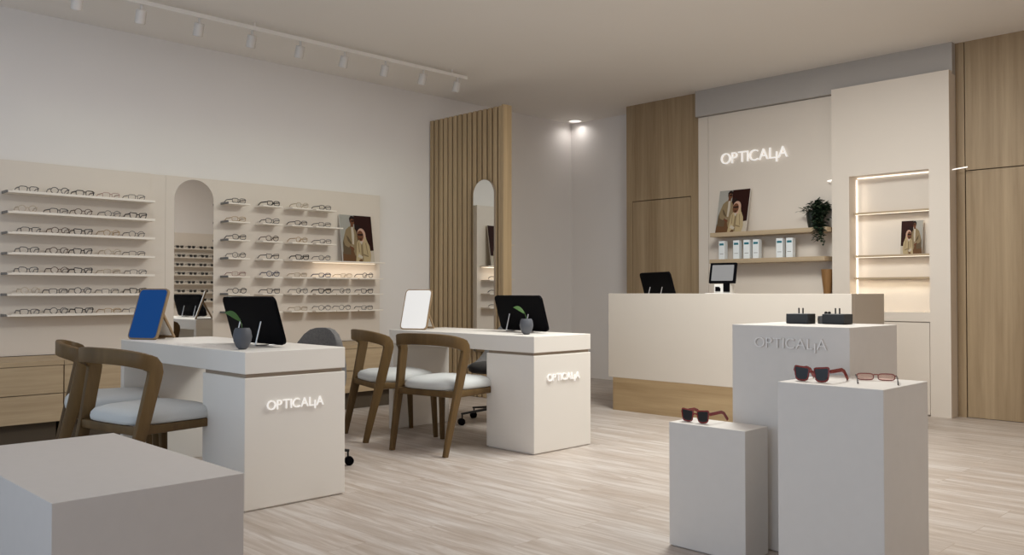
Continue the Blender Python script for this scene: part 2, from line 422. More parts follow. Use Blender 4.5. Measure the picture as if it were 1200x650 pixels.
# ------------------------------------------------------------------ posters
def ell(cx, cy, rx, ry, n=18, a0=0.0): return [(cx+rx*math.cos(2*PI*i/n+a0), cy+ry*math.sin(2*PI*i/n+a0)) for i in range(n)]
ART = [
 ('pgrey', [(0,0),(.46,0),(.46,1),(0,1)]), ('maroon', [(.44,.0),(1,.0),(1,1),(.44,1)]),
 ('shirt', [(.82,0),(1,0),(1,.25),(.86,.24)]),
 ('brown', [(0,0),(.44,0),(.42,.22),(.30,.30),(.02,.20)]),
 ('coat_dark', [(.03,.16),(.26,.14),(.30,.42),(.10,.55),(.04,.40)]),
 ('coat', [(.07,.42),(.10,.55),(.16,.68),(.27,.75),(.40,.76),(.48,.66),(.52,.45),(.50,.16),(.40,.12),(.32,.34),(.20,.30),(.10,.34)]),
 ('coat_dark', [(.16,.56),(.20,.44),(.29,.36),(.31,.40),(.22,.52)]),
 ('shirt', [(.33,.74),(.40,.75),(.41,.56),(.38,.36),(.33,.38)]),
 ('skin', [(.31,.74),(.41,.75),(.40,.82),(.33,.82)]),
 ('skin', ell(.375, .865, .068, .085)), ('hair', [(.30,.84),(.29,.93),(.34,.985),(.42,.985),(.455,.93),(.44,.90),(.36,.925),(.325,.90)]),
 ('hair', [(.34,.885),(.44,.895),(.44,.865),(.39,.858),(.34,.862)]),
 ('skin', [(.24,.34),(.31,.32),(.38,.28),(.37,.24),(.27,.27)]),
 ('hair', ell(.55, .745, .075, .06)),
 ('cream', [(.40,.0),(.86,.0),(.90,.14),(.87,.34),(.80,.46),(.70,.54),(.56,.50),(.47,.40),(.44,.22)]),
 ('coat', [(.60,.44),(.66,.46),(.65,.02),(.58,.02)]), ('shirt', [(.47,.10),(.60,.06),(.63,.11),(.50,.17)]),
 ('brown', [(.50,.03),(.56,.06),(.62,.03),(.60,.0),(.50,.0)]),
 ('scarf', ell(.635, .575, .135, .150)), ('cream', [(.70,.50),(.77,.55),(.80,.40),(.70,.38)]),
 ('skin', ell(.600, .560, .098, .115)), ('hair', [(.515,.595),(.69,.605),(.69,.570),(.61,.562),(.515,.568)]),
 ('hair', [(.555,.50),(.645,.50),(.62,.475),(.58,.475)]), ('coat', [(.505,.40),(.53,.42),(.54,.20),(.515,.20)]), ('coat', [(.74,.40),(.76,.42),(.80,.16),(.78,.15)]),
 ('shirt', [(.56,.44),(.66,.44),(.62,.36)]), ('coat', [(.64,.14),(.80,.10),(.81,.13),(.65,.17)]),
]
def poster(label, loc, rz, w, h, lean, flip=False):
    """leaning board; local x = width, local -y = front"""
    t = thing('poster_board', label, 'poster', loc, rz)
    nt = MB().box(-w/2, w/2, 0, 0.012, 0, h).build('board', M['white'], t)
    b = MB(); keys = list(P)
    for k, (c, pts) in enumerate(ART):
        b.mi = keys.index(c); y = -0.0004-0.00025*k
        q = [((1-u if flip else u), v) for u, v in pts]
        if flip: q = q[::-1]
        b.prism([((u-.5)*w, v*h) for u, v in q], 'y', y, y+0.0002)
    b.build('print', [P[k] for k in keys], t)
    t.rotation_euler = Matrix.Rotation(rz, 4, 'Z').to_euler()
    t.rotation_euler = (Matrix.Rotation(rz, 3, 'Z') @ Matrix.Rotation(-lean, 3, 'X')).to_euler()
    return t
poster('poster of two people in beige coats leaning on the upper oak shelf', (-4.52, 7.50, 1.6235), 0, 0.34, 0.437, math.radians(13))
poster('small poster of two people in beige coats inside the lit niche', (-2.835, 7.610, 1.3605), 0, 0.178, 0.288, math.radians(7), True)

# ------------------------------------------------------------------ slatted screen with arched mirror
def arch(w, z0, z1, n=16):
    r = w/2; out = [(-r, z0), (r, z0)]
    for k in range(n+1): a = PI*k/n; out.append((r*math.cos(a), z1-r+r*math.sin(a)))
    return out
t = thing('slatted_screen', 'tall free-standing oak screen of vertical slats beside the far desk', 'screen', (-7.035, 5.72, 0))
Wd = 1.142
MB().box(0, Wd-0.03, 0.075, 0.11, 0, 2.832).build('back_board', M['oak_slat'], t)
b = MB(); ns = 15; pit = (Wd-0.035)/ns
for k in range(ns): b.box(k*pit+0.008, k*pit+0.062, 0.02, 0.075, 0, 2.832, 0.010)
b.build('slats', M['oak_slat'], t)
MB().box(Wd-0.03, Wd, 0, 0.11, 0, 2.832, 0.002).build('end_board', M['oak_slat'], t)
def arched_mirror(label, loc, rz, w, z0, z1, rim):
    t = thing('arched_mirror', label, 'mirror', loc, rz)
    MB().prism(arch(w, z0, z1), 'y', 0.004, 0.024).build('rim', rim, t, True)
    MB().prism(arch(w-0.008, z0+0.004, z1-0.004), 'y', 0.0, 0.004).build('mirror_glass', M['mirror'], t)
    return t
arched_mirror('narrow arched mirror fixed to the slatted oak screen', (-6.167, 5.712, 0), 0, 0.305, 0.45, 2.135, M['groove'])
arched_mirror('arched mirror on the left wall between the two eyewear displays', (-6.972, 3.170, 0), PI/2, 0.345, 0.60, 1.975, M['white_metal'])

# ------------------------------------------------------------------ eyewear
WAY = [(-.0240, .0150), (-.010, .0178), (.010, .0192), (.0250, .0205), (.0285, .0140), (.0272, .0010), (.0240, -.0130), (.0150, -.0200), (-.0090, -.0208), (-.0190, -.0150), (-.0230, -.0010)]
def rim_path(shape, cx, w, h, zc, n=20):
    out = []
    if shape == 'way':
        sg = 1 if cx > 0 else -1; N = len(WAY); kx, kz = w/.0275, h/.0205
        for i in range(N):
            p0, p1, p2, p3 = [Vector(WAY[(i+j) % N]) for j in (-1, 0, 1, 2)]
            for u in (0, .5):
                q = .5*(2*p1+(p2-p0)*u+(2*p0-5*p1+4*p2-p3)*u*u+(3*p1-p0-3*p2+p3)*u**3)
                out.append((cx+sg*q.x*kx, 0.0, zc+q.y*kz))
        return out if sg > 0 else out[::-1]
    for i in range(n):
        a = 2*PI*i/n; c, s = math.cos(a), math.sin(a)
        if shape == 'round': e = 1.0
        elif shape == 'rect': e = 0.55
        else: e = 0.66
        x = math.copysign(abs(c)**e, c)*w; z = math.copysign(abs(s)**e, s)*h
        if shape == 'way' and s < 0: x *= 1-0.24*abs(s)
        if shape == 'cat' and s > 0: z += 0.004*(c*(1 if cx > 0 else -1)+0.3)
        out.append((cx+x, 0.0, zc+z))
    return out
def make_glasses(shape, mat, r, lens_mat, temples=None, fold=False, name='eyeglasses', hk=1.0, tk=1.5):
    t = bpy.data.objects.new(name, None); C.objects.link(t); t.empty_display_size = 0.05
    w, h = {'round': (.0245, .0225), 'rect': (.027, .018), 'way': (.0275, .0205), 'cat': (.027, .0195)}[shape]
    h *= hk
    zc = h+r; cx = 0.0345
    b = MB()
    for s in (-1, 1): b.tube(rim_path(shape, s*cx, w, h, zc), r*0.85, 6, True, r)
    b.tube([(-cx+w-.001, 0, zc+.004), (-.005, -.002, zc+.008), (.005, -.002, zc+.008), (cx-w+.001, 0, zc+.004)], r*1.05, 6)
    for s in (-1, 1): b.tube([(s*(cx+w-.001), 0, zc+h*.45), (s*(cx+w+.005), .004, zc+h*.45)], r*1.2, 6)
    b.build('front_frame', mat, t, True)
    for s in (-1, 1):
        MB().prism([(p[0], p[2]) for p in rim_path(shape, s*cx, w-.0005, h-.0005, zc)], 'y', -.0006, .0006).build('lens', lens_mat, t)
        x = s*(cx+w+.005); zt = zc+h*.45
        MB().tube([(x, .003, zt), (x-s*.002, .09, zt+.001), (x-s*.003, .112, zt-.006), (x-s*.004, .142, r*1.2)], [r*.8, r*.8, r*.9, r], 6, rz=r*tk).build('temple', temples or mat, t, True)
    return t
KINDS = {}
def eyewear(shape, col):
    key = (shape, col)
    if key not in KINDS:
        r = {'black': .0038, 'charcoal': .0030, 'brown': .0030, 'navy': .0030}.get(col, .0027)
        KINDS[key] = [make_glasses(shape, F[col], r, M['lens']), False]
    g = KINDS[key]
    if not g[1]: g[1] = True; return g[0]
    return copy_tree(g[0])
ORD = ['first', 'second', 'third', 'fourth', 'fifth', 'sixth', 'seventh']
SHN = {'round': 'round', 'rect': 'rectangular', 'way': 'square', 'cat': 'upswept'}
def put_glasses(shape, col, loc, rz, label, group):
    g = eyewear(shape, col); g.location = loc; g.rotation_euler = (0, 0, rz)
    tag(g, label, 'glasses', group); return g

# left display: seven long shelves
t = thing('eyewear_display', 'long cream display panel with seven full-width eyewear shelves, far left', 'display', (-6.999, 1.20, 0))
MB().box(-0.0405, 0.029, 0, 1.603, 0.57, 1.987, 0.001).build('back_board', M['cream'], t)
ZL = [1.752, 1.606, 1.459, 1.312, 1.168, 1.018, 0.870]
ZR = [1.790, 1.634, 1.479, 1.323, 1.168, 1.020, 0.865]
for z in ZL:
    s = MB().box(0.029, 0.175, 0.55, 1.585, z-0.012, z, 0.001).box(0.169, 0.175, 0.575, 1.585, z, z+0.006).build('shelf', M['shelf_white'], t)
    MB().box(0.03, 0.150, 0.542, 0.550, z-0.012, z+0.006).build('end_clip', F['grey'], s)
ROWL = [['rect charcoal', 'round charcoal', 'rect black', 'rect pink', 'rect grey'],
        ['round beige', 'rect charcoal', 'round brown', 'round grey', 'way black'],
        ['rect charcoal', 'round brown', 'way black', 'round tan', 'round grey'],
        ['cat charcoal', 'round brown', 'way black', 'round beige', 'rect grey'],
        ['cat charcoal', 'round brown', 'way black', 'rect beige', 'rect grey'],
        ['round beige', 'rect charcoal', 'round charcoal', 'rect grey', 'way black'],
        ['rect charcoal', 'round charcoal', 'way black', 'rect tan', 'rect grey']]
YL = [1.885, 2.085, 2.262, 2.462, 2.655]
SH = ['top', 'second', 'third', 'fourth', 'fifth', 'sixth', 'bottom']
for i, row in enumerate(ROWL):
    for j, k in enumerate(row):
        shp, col = k.split()
        put_glasses(shp, col, (-6.840, YL[j]+random.uniform(-.012, .012), ZL[i]+.0005), PI/2+random.uniform(-.08, .08),
                    f'{SHN[shp]} {col} glasses, {ORD[j]} from left on the {SH[i]} long shelf', 'glasses on the long shelves')
# narrow strip between the displays
tag(MB().box(-7.0395, -6.976, 2.8035, 2.9285, 0.57, 1.985).build('wall_strip', M['cream']), 'narrow cream strip between the left display and the mirror panel', 'wall panel')
# right display: a grid of small shelves and one long poster shelf
t = thing('eyewear_display', 'cream display panel with a grid of small eyewear shelves and arched mirror', 'display', (-6.999, 2.929, 0))
MB().box(-0.0405, 0.026, 0, 2.134, 0.57, 1.987, 0.001).build('back_board', M['cream'], t)
COLS = [(3.405, 3.60), (3.72, 3.912), (4.005, 4.214), (4.25, 4.468), (4.475, 4.705), (4.725, 5.002)]
def sshelf(y0, y1, z, clip=False):
    s = MB().box(0.026, 0.172, y0-2.929, y1-2.929, z-0.012, z, 0.001).build('shelf', M['shelf_white'], t)
    if clip: MB().box(0.03, 0.165, y0-2.929-.006, y0-2.929, z-0.012, z+0.006).build('end_clip', F['grey'], s)
    return s
CN = ['first', 'second', 'third', 'fourth', 'fifth', 'sixth']
ROWR = [['rect charcoal', 'rect black', 'round beige', 'rect charcoal'],
        ['rect tan', 'cat charcoal', 'rect charcoal', 'rect grey'],
        ['cat charcoal', 'round brown', 'round tan', 'rect grey'],
        ['round grey', 'way charcoal', 'way black', 'round grey'],
        ['rect pink', 'round navy', 'rect beige', 'rect navy', 'rect beige', 'round charcoal'],
        ['round charcoal', 'way charcoal', 'round grey', 'way black', 'round grey', 'way charcoal'],
        ['rect grey', 'rect grey', 'rect beige', 'round grey', 'round grey', 'rect grey']]
for i, row in enumerate(ROWR):
    for j, k in enumerate(row):
        y0, y1 = COLS[j]
        if i == 1 and j == 3: y1 = 4.54
        if i == 3 and j == 3: y1 = 5.02
        if not (i == 3 and j == 2): sshelf(y0 if not (i == 3 and j == 3) else 4.005, y1, ZR[i], j == 0)
        if i == 6 and j < 2: continue
        shp, col = k.split()
        put_glasses(shp, col, (-6.845, COLS[j][0]+0.105+random.uniform(-.008, .008), ZR[i]+.0005), PI/2+random.uniform(-.1, .1),
                    f'{SHN[shp]} {col} glasses on the small shelf, {CN[j]} column, {SH[i]} row', 'glasses on the small shelves')
MB().box(0.03, 0.036, 4.30-2.929, 5.0-2.929, ZR[3]-.018, ZR[3]-.0125).build('led_strip', M['led_soft'], t)['label'] = 'warm light strip under the poster shelf'
poster('large poster of two people in beige coats on the left wall display', (-6.875, 4.752, 1.3245), PI/2, 0.36, 0.45, math.radians(9))

# display on the opposite wall, seen in the arched mirror
t = thing('eyewear_display', 'cream shelves of sunglasses on the opposite wall, seen in the arched mirror', 'display', (0.499, 5.55, 0))
MB().box(-0.02, 0, 0, 2.0, 0.55, 2.05).build('back_board', M['cream'], t)
ZO = [1.78, 1.63, 1.48, 1.33, 1.18, 1.03, 0.88]
for z in ZO: MB().box(-0.16, -0.02, 0.05, 1.95, z-0.012, z).build('shelf', M['shelf_white'], t)
sun0 = make_glasses('way', F['black'], .0036, M['sun_lens'], name='sunglasses'); first = True
for i, z in enumerate(ZO):
    for j in range(8):
        g = sun0 if first else copy_tree(sun0); first = False
        g.location = (0.375, 5.85+0.205*j+0.03*(i % 2), z+.0005); g.rotation_euler = (0, 0, -PI/2)
        tag(g, f'black sunglasses mirrored in the arched wall mirror, {SH[i]} reflected shelf, {(ORD+["eighth"])[j]} along', 'sunglasses', 'sunglasses on the opposite wall')

# red eyewear on the podiums
s1 = make_glasses('way', M['red'], .0033, M['sun_lens'], name='sunglasses', hk=1.18, tk=2.3)
s1.location = (-1.972, 3.000, 0.5025); s1.rotation_euler = (0, 0, math.radians(0)); tag(s1, 'red sunglasses with dark lenses on the shortest podium', 'sunglasses', 'red sunglasses')
s2 = copy_tree(s1); s2.location = (-1.405, 2.862, 0.7195); s2.rotation_euler = (0, 0, math.radians(-1)); tag(s2, 'red sunglasses with dark lenses on the middle height front podium', 'sunglasses', 'red sunglasses')
s3 = make_glasses('rect', M['red_wire'], .0022, M['pink_lens'], F['black'], hk=.62)
s3.location = (-1.262, 3.055, 0.7195); s3.rotation_euler = (0, 0, math.radians(205)); tag(s3, 'thin red-brown reading glasses seen from behind on the middle height podium', 'glasses')

# black trays on the tall podium
def tray(label, loc, rz):
    t = thing('accessory_tray', label, 'tray', loc, rz, 'black trays on the tall podium')
    w, d, h = .096, .080, .042
    MB().box(-w/2, w/2, -d/2, d/2, 0, h, .003).build('tray_body', M['black_box'], t)
    for x in (-.008, .010): MB().tube([(x, 0, h), (x, 0, h+.024)], .0032, 8).build('pin', M['black_metal'], t)
    return t
tray('left black square tray with two upright pins on the tallest podium', (-1.742, 3.452, .8985), math.radians(3))
r = tray('right black tray with pins and two small knobs on the tallest podium', (-1.603, 3.498, .8985), math.radians(-2))
for x in (-.040, -.025): MB().lathe([(.006, .042), (.007, .047), (.004, .052)], 10, (x, -.02)).build('knob', M['black_metal'], r, True)
o = MB().lathe([(.0, 0), (.016, 0), (.017, .02), (.015, .032), (0, .034)], 16).build('small_jar', M['groove'], None, True); o.data.materials[0] = F['grey']
o.location = (-1.672, 3.50, .8985); tag(o, 'tiny grey jar between the two black trays', 'jar')

# ------------------------------------------------------------------ customer chairs
def make_chair():
    """faces +y; origin on the floor below the seat centre"""
    t = bpy.data.objects.new('wooden_chair', None); C.objects.link(t); t.empty_display_size = .1
    b = MB()
    def outline(sc, n=40):
        out = []
        for i in range(n):
            a = 2*PI*i/n; c, q = math.cos(a), math.sin(a)
            x = math.copysign(abs(c)**.45, c)*.245; y = math.copysign(abs(q)**.45, q)*.24
            x *= 1+.05*(y/.24)
            out.append((x*sc, y*sc))
        return out
    rings = []
    for sc, z in ((.95, .405), (.99, .410), (1.0, .424), (.985, .444), (.93, .460), (.75, .474), (.4, .480), (.05, .481)):
        rings.append([(x, y+.015, z) for x, y in outline(sc)])
    b.rings(rings).build('seat', M['seat'], t, True, 60)
    b = MB()
    b.bar((-.235, .22, .383), (.235, .22, .383), .024, .042, side=(0, 1, 0)).bar((-.235, -.205, .383), (.235, -.205, .383), .024, .042, side=(0, 1, 0))
    for s in (-1, 1): b.bar((s*.232, -.20, .383), (s*.232, .215, .383), .024, .042, side=(1, 0, 0))
    b.build('seat_rail', M['walnut'], t, True)
    for s in (-1, 1):
        b = MB(); b.bar((s*.222, .215, .405), (s*.232, .235, 0), .036, .046, .026, .030).build('leg', M['walnut'], t, True)
    # rear legs and arched top rail: one board bent from foot over the back to the other foot, cut into legs and rail
    half = [((.225, -.285, 0), .040), ((.2375, -.235, .22), .054), ((.250, -.185, .42), .066), ((.260, -.155, .56), .070), ((.2655, -.140, .630), .072)]
    corner = [((.267, -.136, .655), .074), ((.2675, -.141, .678), .078), ((.266, -.154, .694), .080), ((.262, -.172, .702), .078)]
    arc = []
    for i in range(1, 12):
        a = PI/2*i/11
        arc.append(((.262*math.cos(a)**.62 if i < 11 else 0.0, -.172-.085*math.sin(a)**1.1, .702+.028*math.sin(a)), .075))
    rightp = half+corner+arc
    def nrm(p):
        x, y = p[0], p[1]
        k = max(0.0, min(1.0, (-.150-y)/.085)) if p[2] > .66 else 0.0
        return Vector((math.cos(k*PI/2)*(1 if x >= 0 else -1), -math.sin(k*PI/2), 0)).normalized() if abs(x) > 1e-6 else Vector((0, -1, 0))
    full = rightp+[((-p[0], p[1], p[2]), w) for p, w in rightp[-2::-1]]
    P3 = [p for p, w in full]; W3 = [w for p, w in full]; U3 = [nrm(p) for p in P3]
    nl = len(half)
    def piece(i0, i1, name):
        b = MB(); path = [Vector(p) for p in P3]; R = []
        for i in range(i0, i1):
            t_ = (path[min(i+1, len(path)-1)]-path[max(i-1, 0)]).normalized()
            th = (U3[i]-t_*U3[i].dot(t_)).normalized(); wd_ = t_.cross(th)
            a_, k_ = W3[i]/2, (.024+.006*min(1, P3[i][2]/.4))/2; r = k_*.55; ring = []
            for sx, sy, a0 in ((1,1,0),(-1,1,90),(-1,-1,180),(1,-1,270)):
                for an in (0, 45, 90):
                    an = math.radians(a0+an)
                    ring.append(tuple(path[i]+wd_*(sx*(a_-r)+r*math.cos(an))+th*(sy*(k_-r)+r*math.sin(an))))
            R.append(ring)
        b.rings(R).build(name, M['walnut'], t, True, 40)
    N = len(P3)
    piece(0, nl, 'leg'); piece(N-nl, N, 'leg'); piece(nl-1, N-nl+1, 'backrest')
    return t
ch0 = make_chair()
def chair(loc, deg, label, first=[True]):
    c = ch0 if first[0] else copy_tree(ch0); first[0] = False
    c.location = loc; c.rotation_euler = (0, 0, math.radians(deg))
    return tag(c, label, 'chair', 'wooden customer chairs')
def from_rear(x, y, deg):
    a = math.radians(deg); return (x-math.sin(a)*.28, y+math.cos(a)*.28, 0)
chair(from_rear(-4.35, 3.465, 10), 10, 'walnut chair with pale seat at the farther desk, near its lettered pedestal')
chair(from_rear(-5.13, 3.52, -16), -16, 'walnut chair with pale seat at the inner end of the farther desk')
chair(from_rear(-4.30, 1.475, 10), 10, 'walnut chair with pale seat at the nearest desk, right behind the foreground block')
chair(from_rear(-5.125, 1.54, -17), -17, 'leftmost walnut chair, at the inner end of the nearest desk')

# ------------------------------------------------------------------ staff chairs
def staff_chair(loc, deg, label, base_deg):
    t = thing('swivel_chair', label, 'office chair', loc, math.radians(deg), 'grey shell swivel chairs')
    # tub shell: wraps from arm to arm; faces +y
    b = MB(); n = 28; out = []; inn = []
    rows = 8
    def shell(off):
        G = []
        for i in range(n+1):
            u = -1+2*i/n; a = u*math.radians(118)
            top = .445+.368*math.exp(-(abs(a)/math.radians(52))**3)
            col = []
            for k in range(rows+1):
                v = k/rows; z = .43+(top-.43)*v
                flare = 1+.10*v
                x = math.sin(a)*(.265*flare-off); y = -math.cos(a)*(.245*flare-off)+(-.05*v if abs(u) < .5 else -.05*v*(1-abs(u))*2)
                col.append((x, y, z))
            G.append(col)
        return G
    A, B = shell(0), shell(.035)
    VA = [[b.bm.verts.new(p) for p in c] for c in A]; VB = [[b.bm.verts.new(p) for p in c] for c in B]
    for i in range(n):
        for k in range(rows):
            b._f([VA[i][k], VA[i+1][k], VA[i+1][k+1], VA[i][k+1]]); b._f([VB[i][k], VB[i][k+1], VB[i+1][k+1], VB[i+1][k]])
        b._f([VA[i][rows], VA[i+1][rows], VB[i+1][rows], VB[i][rows]]); b._f([VA[i][0], VB[i][0], VB[i+1][0], VA[i+1][0]])
    for i in (0, n):
        for k in range(rows): b._f([VA[i][k], VA[i][k+1], VB[i][k+1], VB[i][k]])
    b.build('shell', M['grey_fabric'], t, True, 60)
    MB().rings([[(x*s, y*s+.01, z) for x, y in rrect(.46, .46, .18, 6)] for s, z in ((.9, .40), (1, .415), (1, .45), (.9, .472), (.4, .478))]).build('seat', M['grey_seat'], t, True, 60)
    MB().lathe([(.03, .10), (.03, .26), (.022, .26), (.022, .36), (.09, .385), (.09, .40)], 16).build('gas_column', M['black_metal'], t, True)
    for k in range(5):
        a = math.radians(72*k+base_deg-deg); c, s = math.cos(a), math.sin(a)
        leg = MB().bar((c*.02, s*.02, .125), (c*.330, s*.330, .088), .03, .022, .022, .014, side=(-s, c, 0)).build('base_arm', M['black_metal'], t, True)
        MB().tube([(c*.323, s*.323, .085), (c*.323, s*.323, .05)], .006, 8).build('caster_stem', M['black_metal'], leg)
        wv = Vector((-s, c, 0)); p = Vector((c*.330, s*.330, .0275))
        MB().tube([p-wv*.018, p-wv*.016, p+wv*.016, p+wv*.018], [.022, .027, .027, .022], 16).build('caster', M['black'], leg, True)
    return t
staff_chair((-4.50, 2.645, 0), 203, 'grey shell swivel chair behind the nearest desk', 63)
staff_chair((-4.93, 4.75, 0), 200, 'grey shell swivel chair tucked under the farther desk, black caster base', 250)

# ------------------------------------------------------------------ things on the desks and counter
def monitor(loc, deg, label):
    """seen from the back: screen faces +y, top leans towards -y"""
    t = thing('desktop_monitor', label, 'monitor', loc, math.radians(deg), 'black monitors')
    w, h = .555, .256; tilt = math.radians(16)
    R = Matrix.Rotation(tilt, 3, 'X')
    b = MB()
    b.prism([(x, z+h/2+.012) for x, z in rrect(w, h, .032)], 'y', -.008, .008)
    for v in b.bm.verts: v.co = R @ v.co
    b.build('housing', M['black'], t, True)
    b = MB(); b.prism([(x, z+h/2+.012) for x, z in rrect(w-.014, h-.014, .026)], 'y', .008, .0095)
    for v in b.bm.verts: v.co = R @ v.co
    b.build('screen', M['black'], t)
    for x in (-.125, .098):
        top = R @ Vector((x, -.008, .135))
        MB().tube([(x, -.080, .004), (x, -.077, .008), (top.x, top.y-.002, top.z)], .0048, 8).build('stand_leg', M['chrome'], t, True)
        MB().tube([(x, -.080, .004), (x, .06, .004)], .004, 8).build('stand_foot', M['chrome'], t, True)
    return t
monitor((-4.222, 2.285, .7505), 0, 'black monitor seen from behind on the nearest desk')
monitor((-4.290, 4.38, .7505), -9, 'black monitor seen from behind on the farther desk')
monitor((-4.52, 6.35, .9505), -26, 'black monitor half hidden behind the front of the reception counter')

def bud_vase(loc, label, rz):
    t = thing('bud_vase', label, 'vase', loc, rz, 'dark bud vases')
    MB().lathe([(.001, 0), (.017, 0), (.030, .012), (.042, .040), (.046, .062), (.041, .092), (.034, .105), (.031, .105), (.036, .09), (.036, .06), (.001, .05)], 28).build('vase_body', M['vase'], t, True, 50)
    b = MB()
    b.tube([(0, 0, .06), (-.004, 0, .12), (-.014, 0, .150)], .0024, 6); b.build('stem', M['leaf'], t, True)
    b = MB(); n = 12; R1 = []
    ax = [Vector((-.010, 0, .140))+Vector((-.078*u, -.004*u, .040*u+.012*math.sin(PI*u))) for u in [i/n for i in range(n+1)]]
    for i, p in enumerate(ax):
        u = i/n; wd = .017*math.sin(PI*min(1, u*1.02+.02))**.8*(1-.25*u)+.0012
        R1.append([tuple(p+Vector((0, .30*wd*s+th, .95*wd*s+.0))) for s, th in ((-1, 0), (-.5, .0), (0, 0), (.5, 0), (1, 0), (.5, .0015), (0, .0015), (-.5, .0015))])
    b.rings(R1).build('leaf', M['leaf'], t, True, 60)
    return t
bud_vase((-3.952, 2.045, .7505), 'dark slate bud vase with one green leaf on the nearest desk', math.radians(45))
bud_vase((-4.02, 4.115, .7505), 'dark slate bud vase with one green leaf on the farther desk', math.radians(45))

def easel(loc, deg, label, refl):
    """wood-framed table mirror on a back prop, its reflection a flat glowing colour; faces -y, leans back towards +y"""
    t = thing('table_mirror', label, 'table mirror', loc, math.radians(deg), 'wood-framed table mirrors')
    w, h = .225, .318; R = Matrix.Rotation(math.radians(-19), 3, 'X')
    def lean(b):
        for v in b.bm.verts: v.co = R @ v.co
        return b
    lean(MB().prism([(x, z+h/2) for x, z in rrect(w, h, .028)], 'y', -.008, .008)).build('wood_frame', M['frame_wood'], t, True)
    lean(MB().prism([(x, z+h/2) for x, z in rrect(w-.016, h-.016, .023)], 'y', -.0095, -.008)).build('screen', refl, t)  # mirror face; glowing colour replaces a real reflection
    top = R @ Vector((0, .010, .185))
    pr = MB().sweep([(0, .165, .008), (0, top.y+.01, top.z)], (0, 1, 0), [.19, .15], [.016, .016], .3).build('back_prop', M['frame_wood'], t, True)
    b = MB().sweep([(0, .1555, .012), (0, top.y+.0005, top.z-.012)], (0, 1, 0), [.17, .13], [.002, .002], .0)
    b.build('prop_lining', M['white'], pr)
    MB().box(-.02, .02, .008, .165, .001, .006).build('base_rail', M['frame_wood'], t)
    return t
easel((-5.19, 2.045, .7505), 23, 'wood-framed table mirror with plain blue painted reflection on the nearest desk', M['blue_reflection'])
easel((-5.125, 4.03, .7505), 24, 'wood-framed table mirror with glowing white painted reflection on the farther desk', M['white_reflection'])

# point-of-sale terminal
t = thing('payment_terminal', 'small till with tilted grey tablet screen on white base, on the counter', 'till', (-3.95, 6.42, .9505), math.radians(8))
MB().box(-.13, .10, -.06, .10, 0, .075, .006).build('base', M['white'], t)
MB().box(-.06, .085, -.03, .06, .0755, .150, .006).build('printer', M['white'], t)
MB().box(.03, .086, -.045, -.031, .085, .160, .003).build('card_reader', M['black'], t)
MB().prism([(-.045, .09), (0, .09), (0, .115), (-.012, .128), (-.045, .128)], 'y', -.036, -.0305).build('paper_slot', M['black'], t)
R = Matrix.Rotation(math.radians(-14), 3, 'X')
for nm, sz, y0, y1, mt in (('tablet_frame', (.236, .178), -.012, .006, M['black']), ('tablet_screen', (.194, .138), -.0145, -.012, M['grey_screen'])):
    b = MB().prism([(x, z) for x, z in rrect(*sz, .006)], 'y', y0, y1)
    for v in b.bm.verts: v.co = (R @ v.co)+Vector((.008, .01, .243))
    b.build(nm, mt, t)

# wooden vessel
o = MB().lathe([(.001, 0), (.030, 0), (.032, .02), (.040, .10), (.053, .205), (.058, .27), (.054, .27), (.045, .18), (.001, .10)], 28).build('turned_vessel', M['vessel'], None, True, 50)
o.location = (-3.560, 7.57, .9605); o.scale = (.95, .95, 1.04); tag(o, 'tapered brown wooden vessel against the niche cabinet, behind the counter', 'vase')
t = thing('back_counter', 'low cream back counter under the oak shelves, mostly hidden by the reception counter', 'counter', (-4.84, 7.25, 0))
MB().box(0, 1.335, 0, .398, .925, .96, .001).build('worktop', M['counter'], t)
MB().box(.02, 1.315, .03, .398, .08, .925).box(.04, 1.29, .06, .398, 0, .08).build('carcass', M['counter'], t)
for k in range(3): MB().box(.022+.431*k, .45+.431*k, .012, .0295, .085, .92, .001).build('door', M['counter'], t)

# cartons on the lower shelf
def carton(x, label, rz):
    t = thing('product_carton', label, 'box', (x, 7.52, 1.3585), rz, 'white product cartons')
    MB().box(-.033, .033, -.028, .028, 0, .182, .0015).build('carton', M['box_white'], t)
    MB().box(-.024, .024, -.0288, -.0281, .138, .158).build('teal_band', M['teal'], t)
    MB().box(-.020, .020, -.0287, -.0281, .052, .056).build('print_line', F['grey'], t)
    return t
for k, x in enumerate((-4.610, -4.450, -4.338, -4.237, -3.992, -3.890)):
    carton(x, f'white carton with teal band on the lower oak shelf, {ORD[k]} from the left', math.radians((-3, 2, 4, -1, 2, -2)[k]))

# trailing plant
t = thing('trailing_plant', 'dark green trailing plant in black pot on the upper oak shelf', 'plant', (-3.690, 7.555, 1.6225))
MB().lathe([(.001, 0), (.038, 0), (.050, .06), (.060, .145), (.056, .145), (.046, .12), (.001, .12)], 24).build('pot', M['pot'], t, True, 50)
b = MB()
def leaf(p, dirv, L, W):
    d = dirv.normalized(); s = d.cross(Vector((random.uniform(-.3, .3), random.uniform(-.3, .3), 1))).normalized(); nn = s.cross(d)
    pts = [p, p+d*L*.35+s*W*.5+nn*L*.06, p+d*L, p+d*L*.35-s*W*.5+nn*L*.06]
    mid = p+d*L*.5-nn*L*.05
    v = [b.bm.verts.new(q) for q in pts]; m_ = b.bm.verts.new(mid)
    for i in range(4): b._f([v[i], v[(i+1) % 4], m_])
for k in range(420):
    a = random.uniform(0, 2*PI); rr = abs(random.gauss(0, .062)); z = .165+random.uniform(-.05, .085)*(1.25-min(1, rr/.13))
    p = Vector((min(.13, .055+rr*math.cos(a)*1.15), max(-.13, min(.055, rr*math.sin(a)*.8-.01)), z))
    leaf(p, Vector((math.cos(a), math.sin(a)*.7, random.uniform(-.6, .6))), random.uniform(.030, .050), random.uniform(.024, .038))
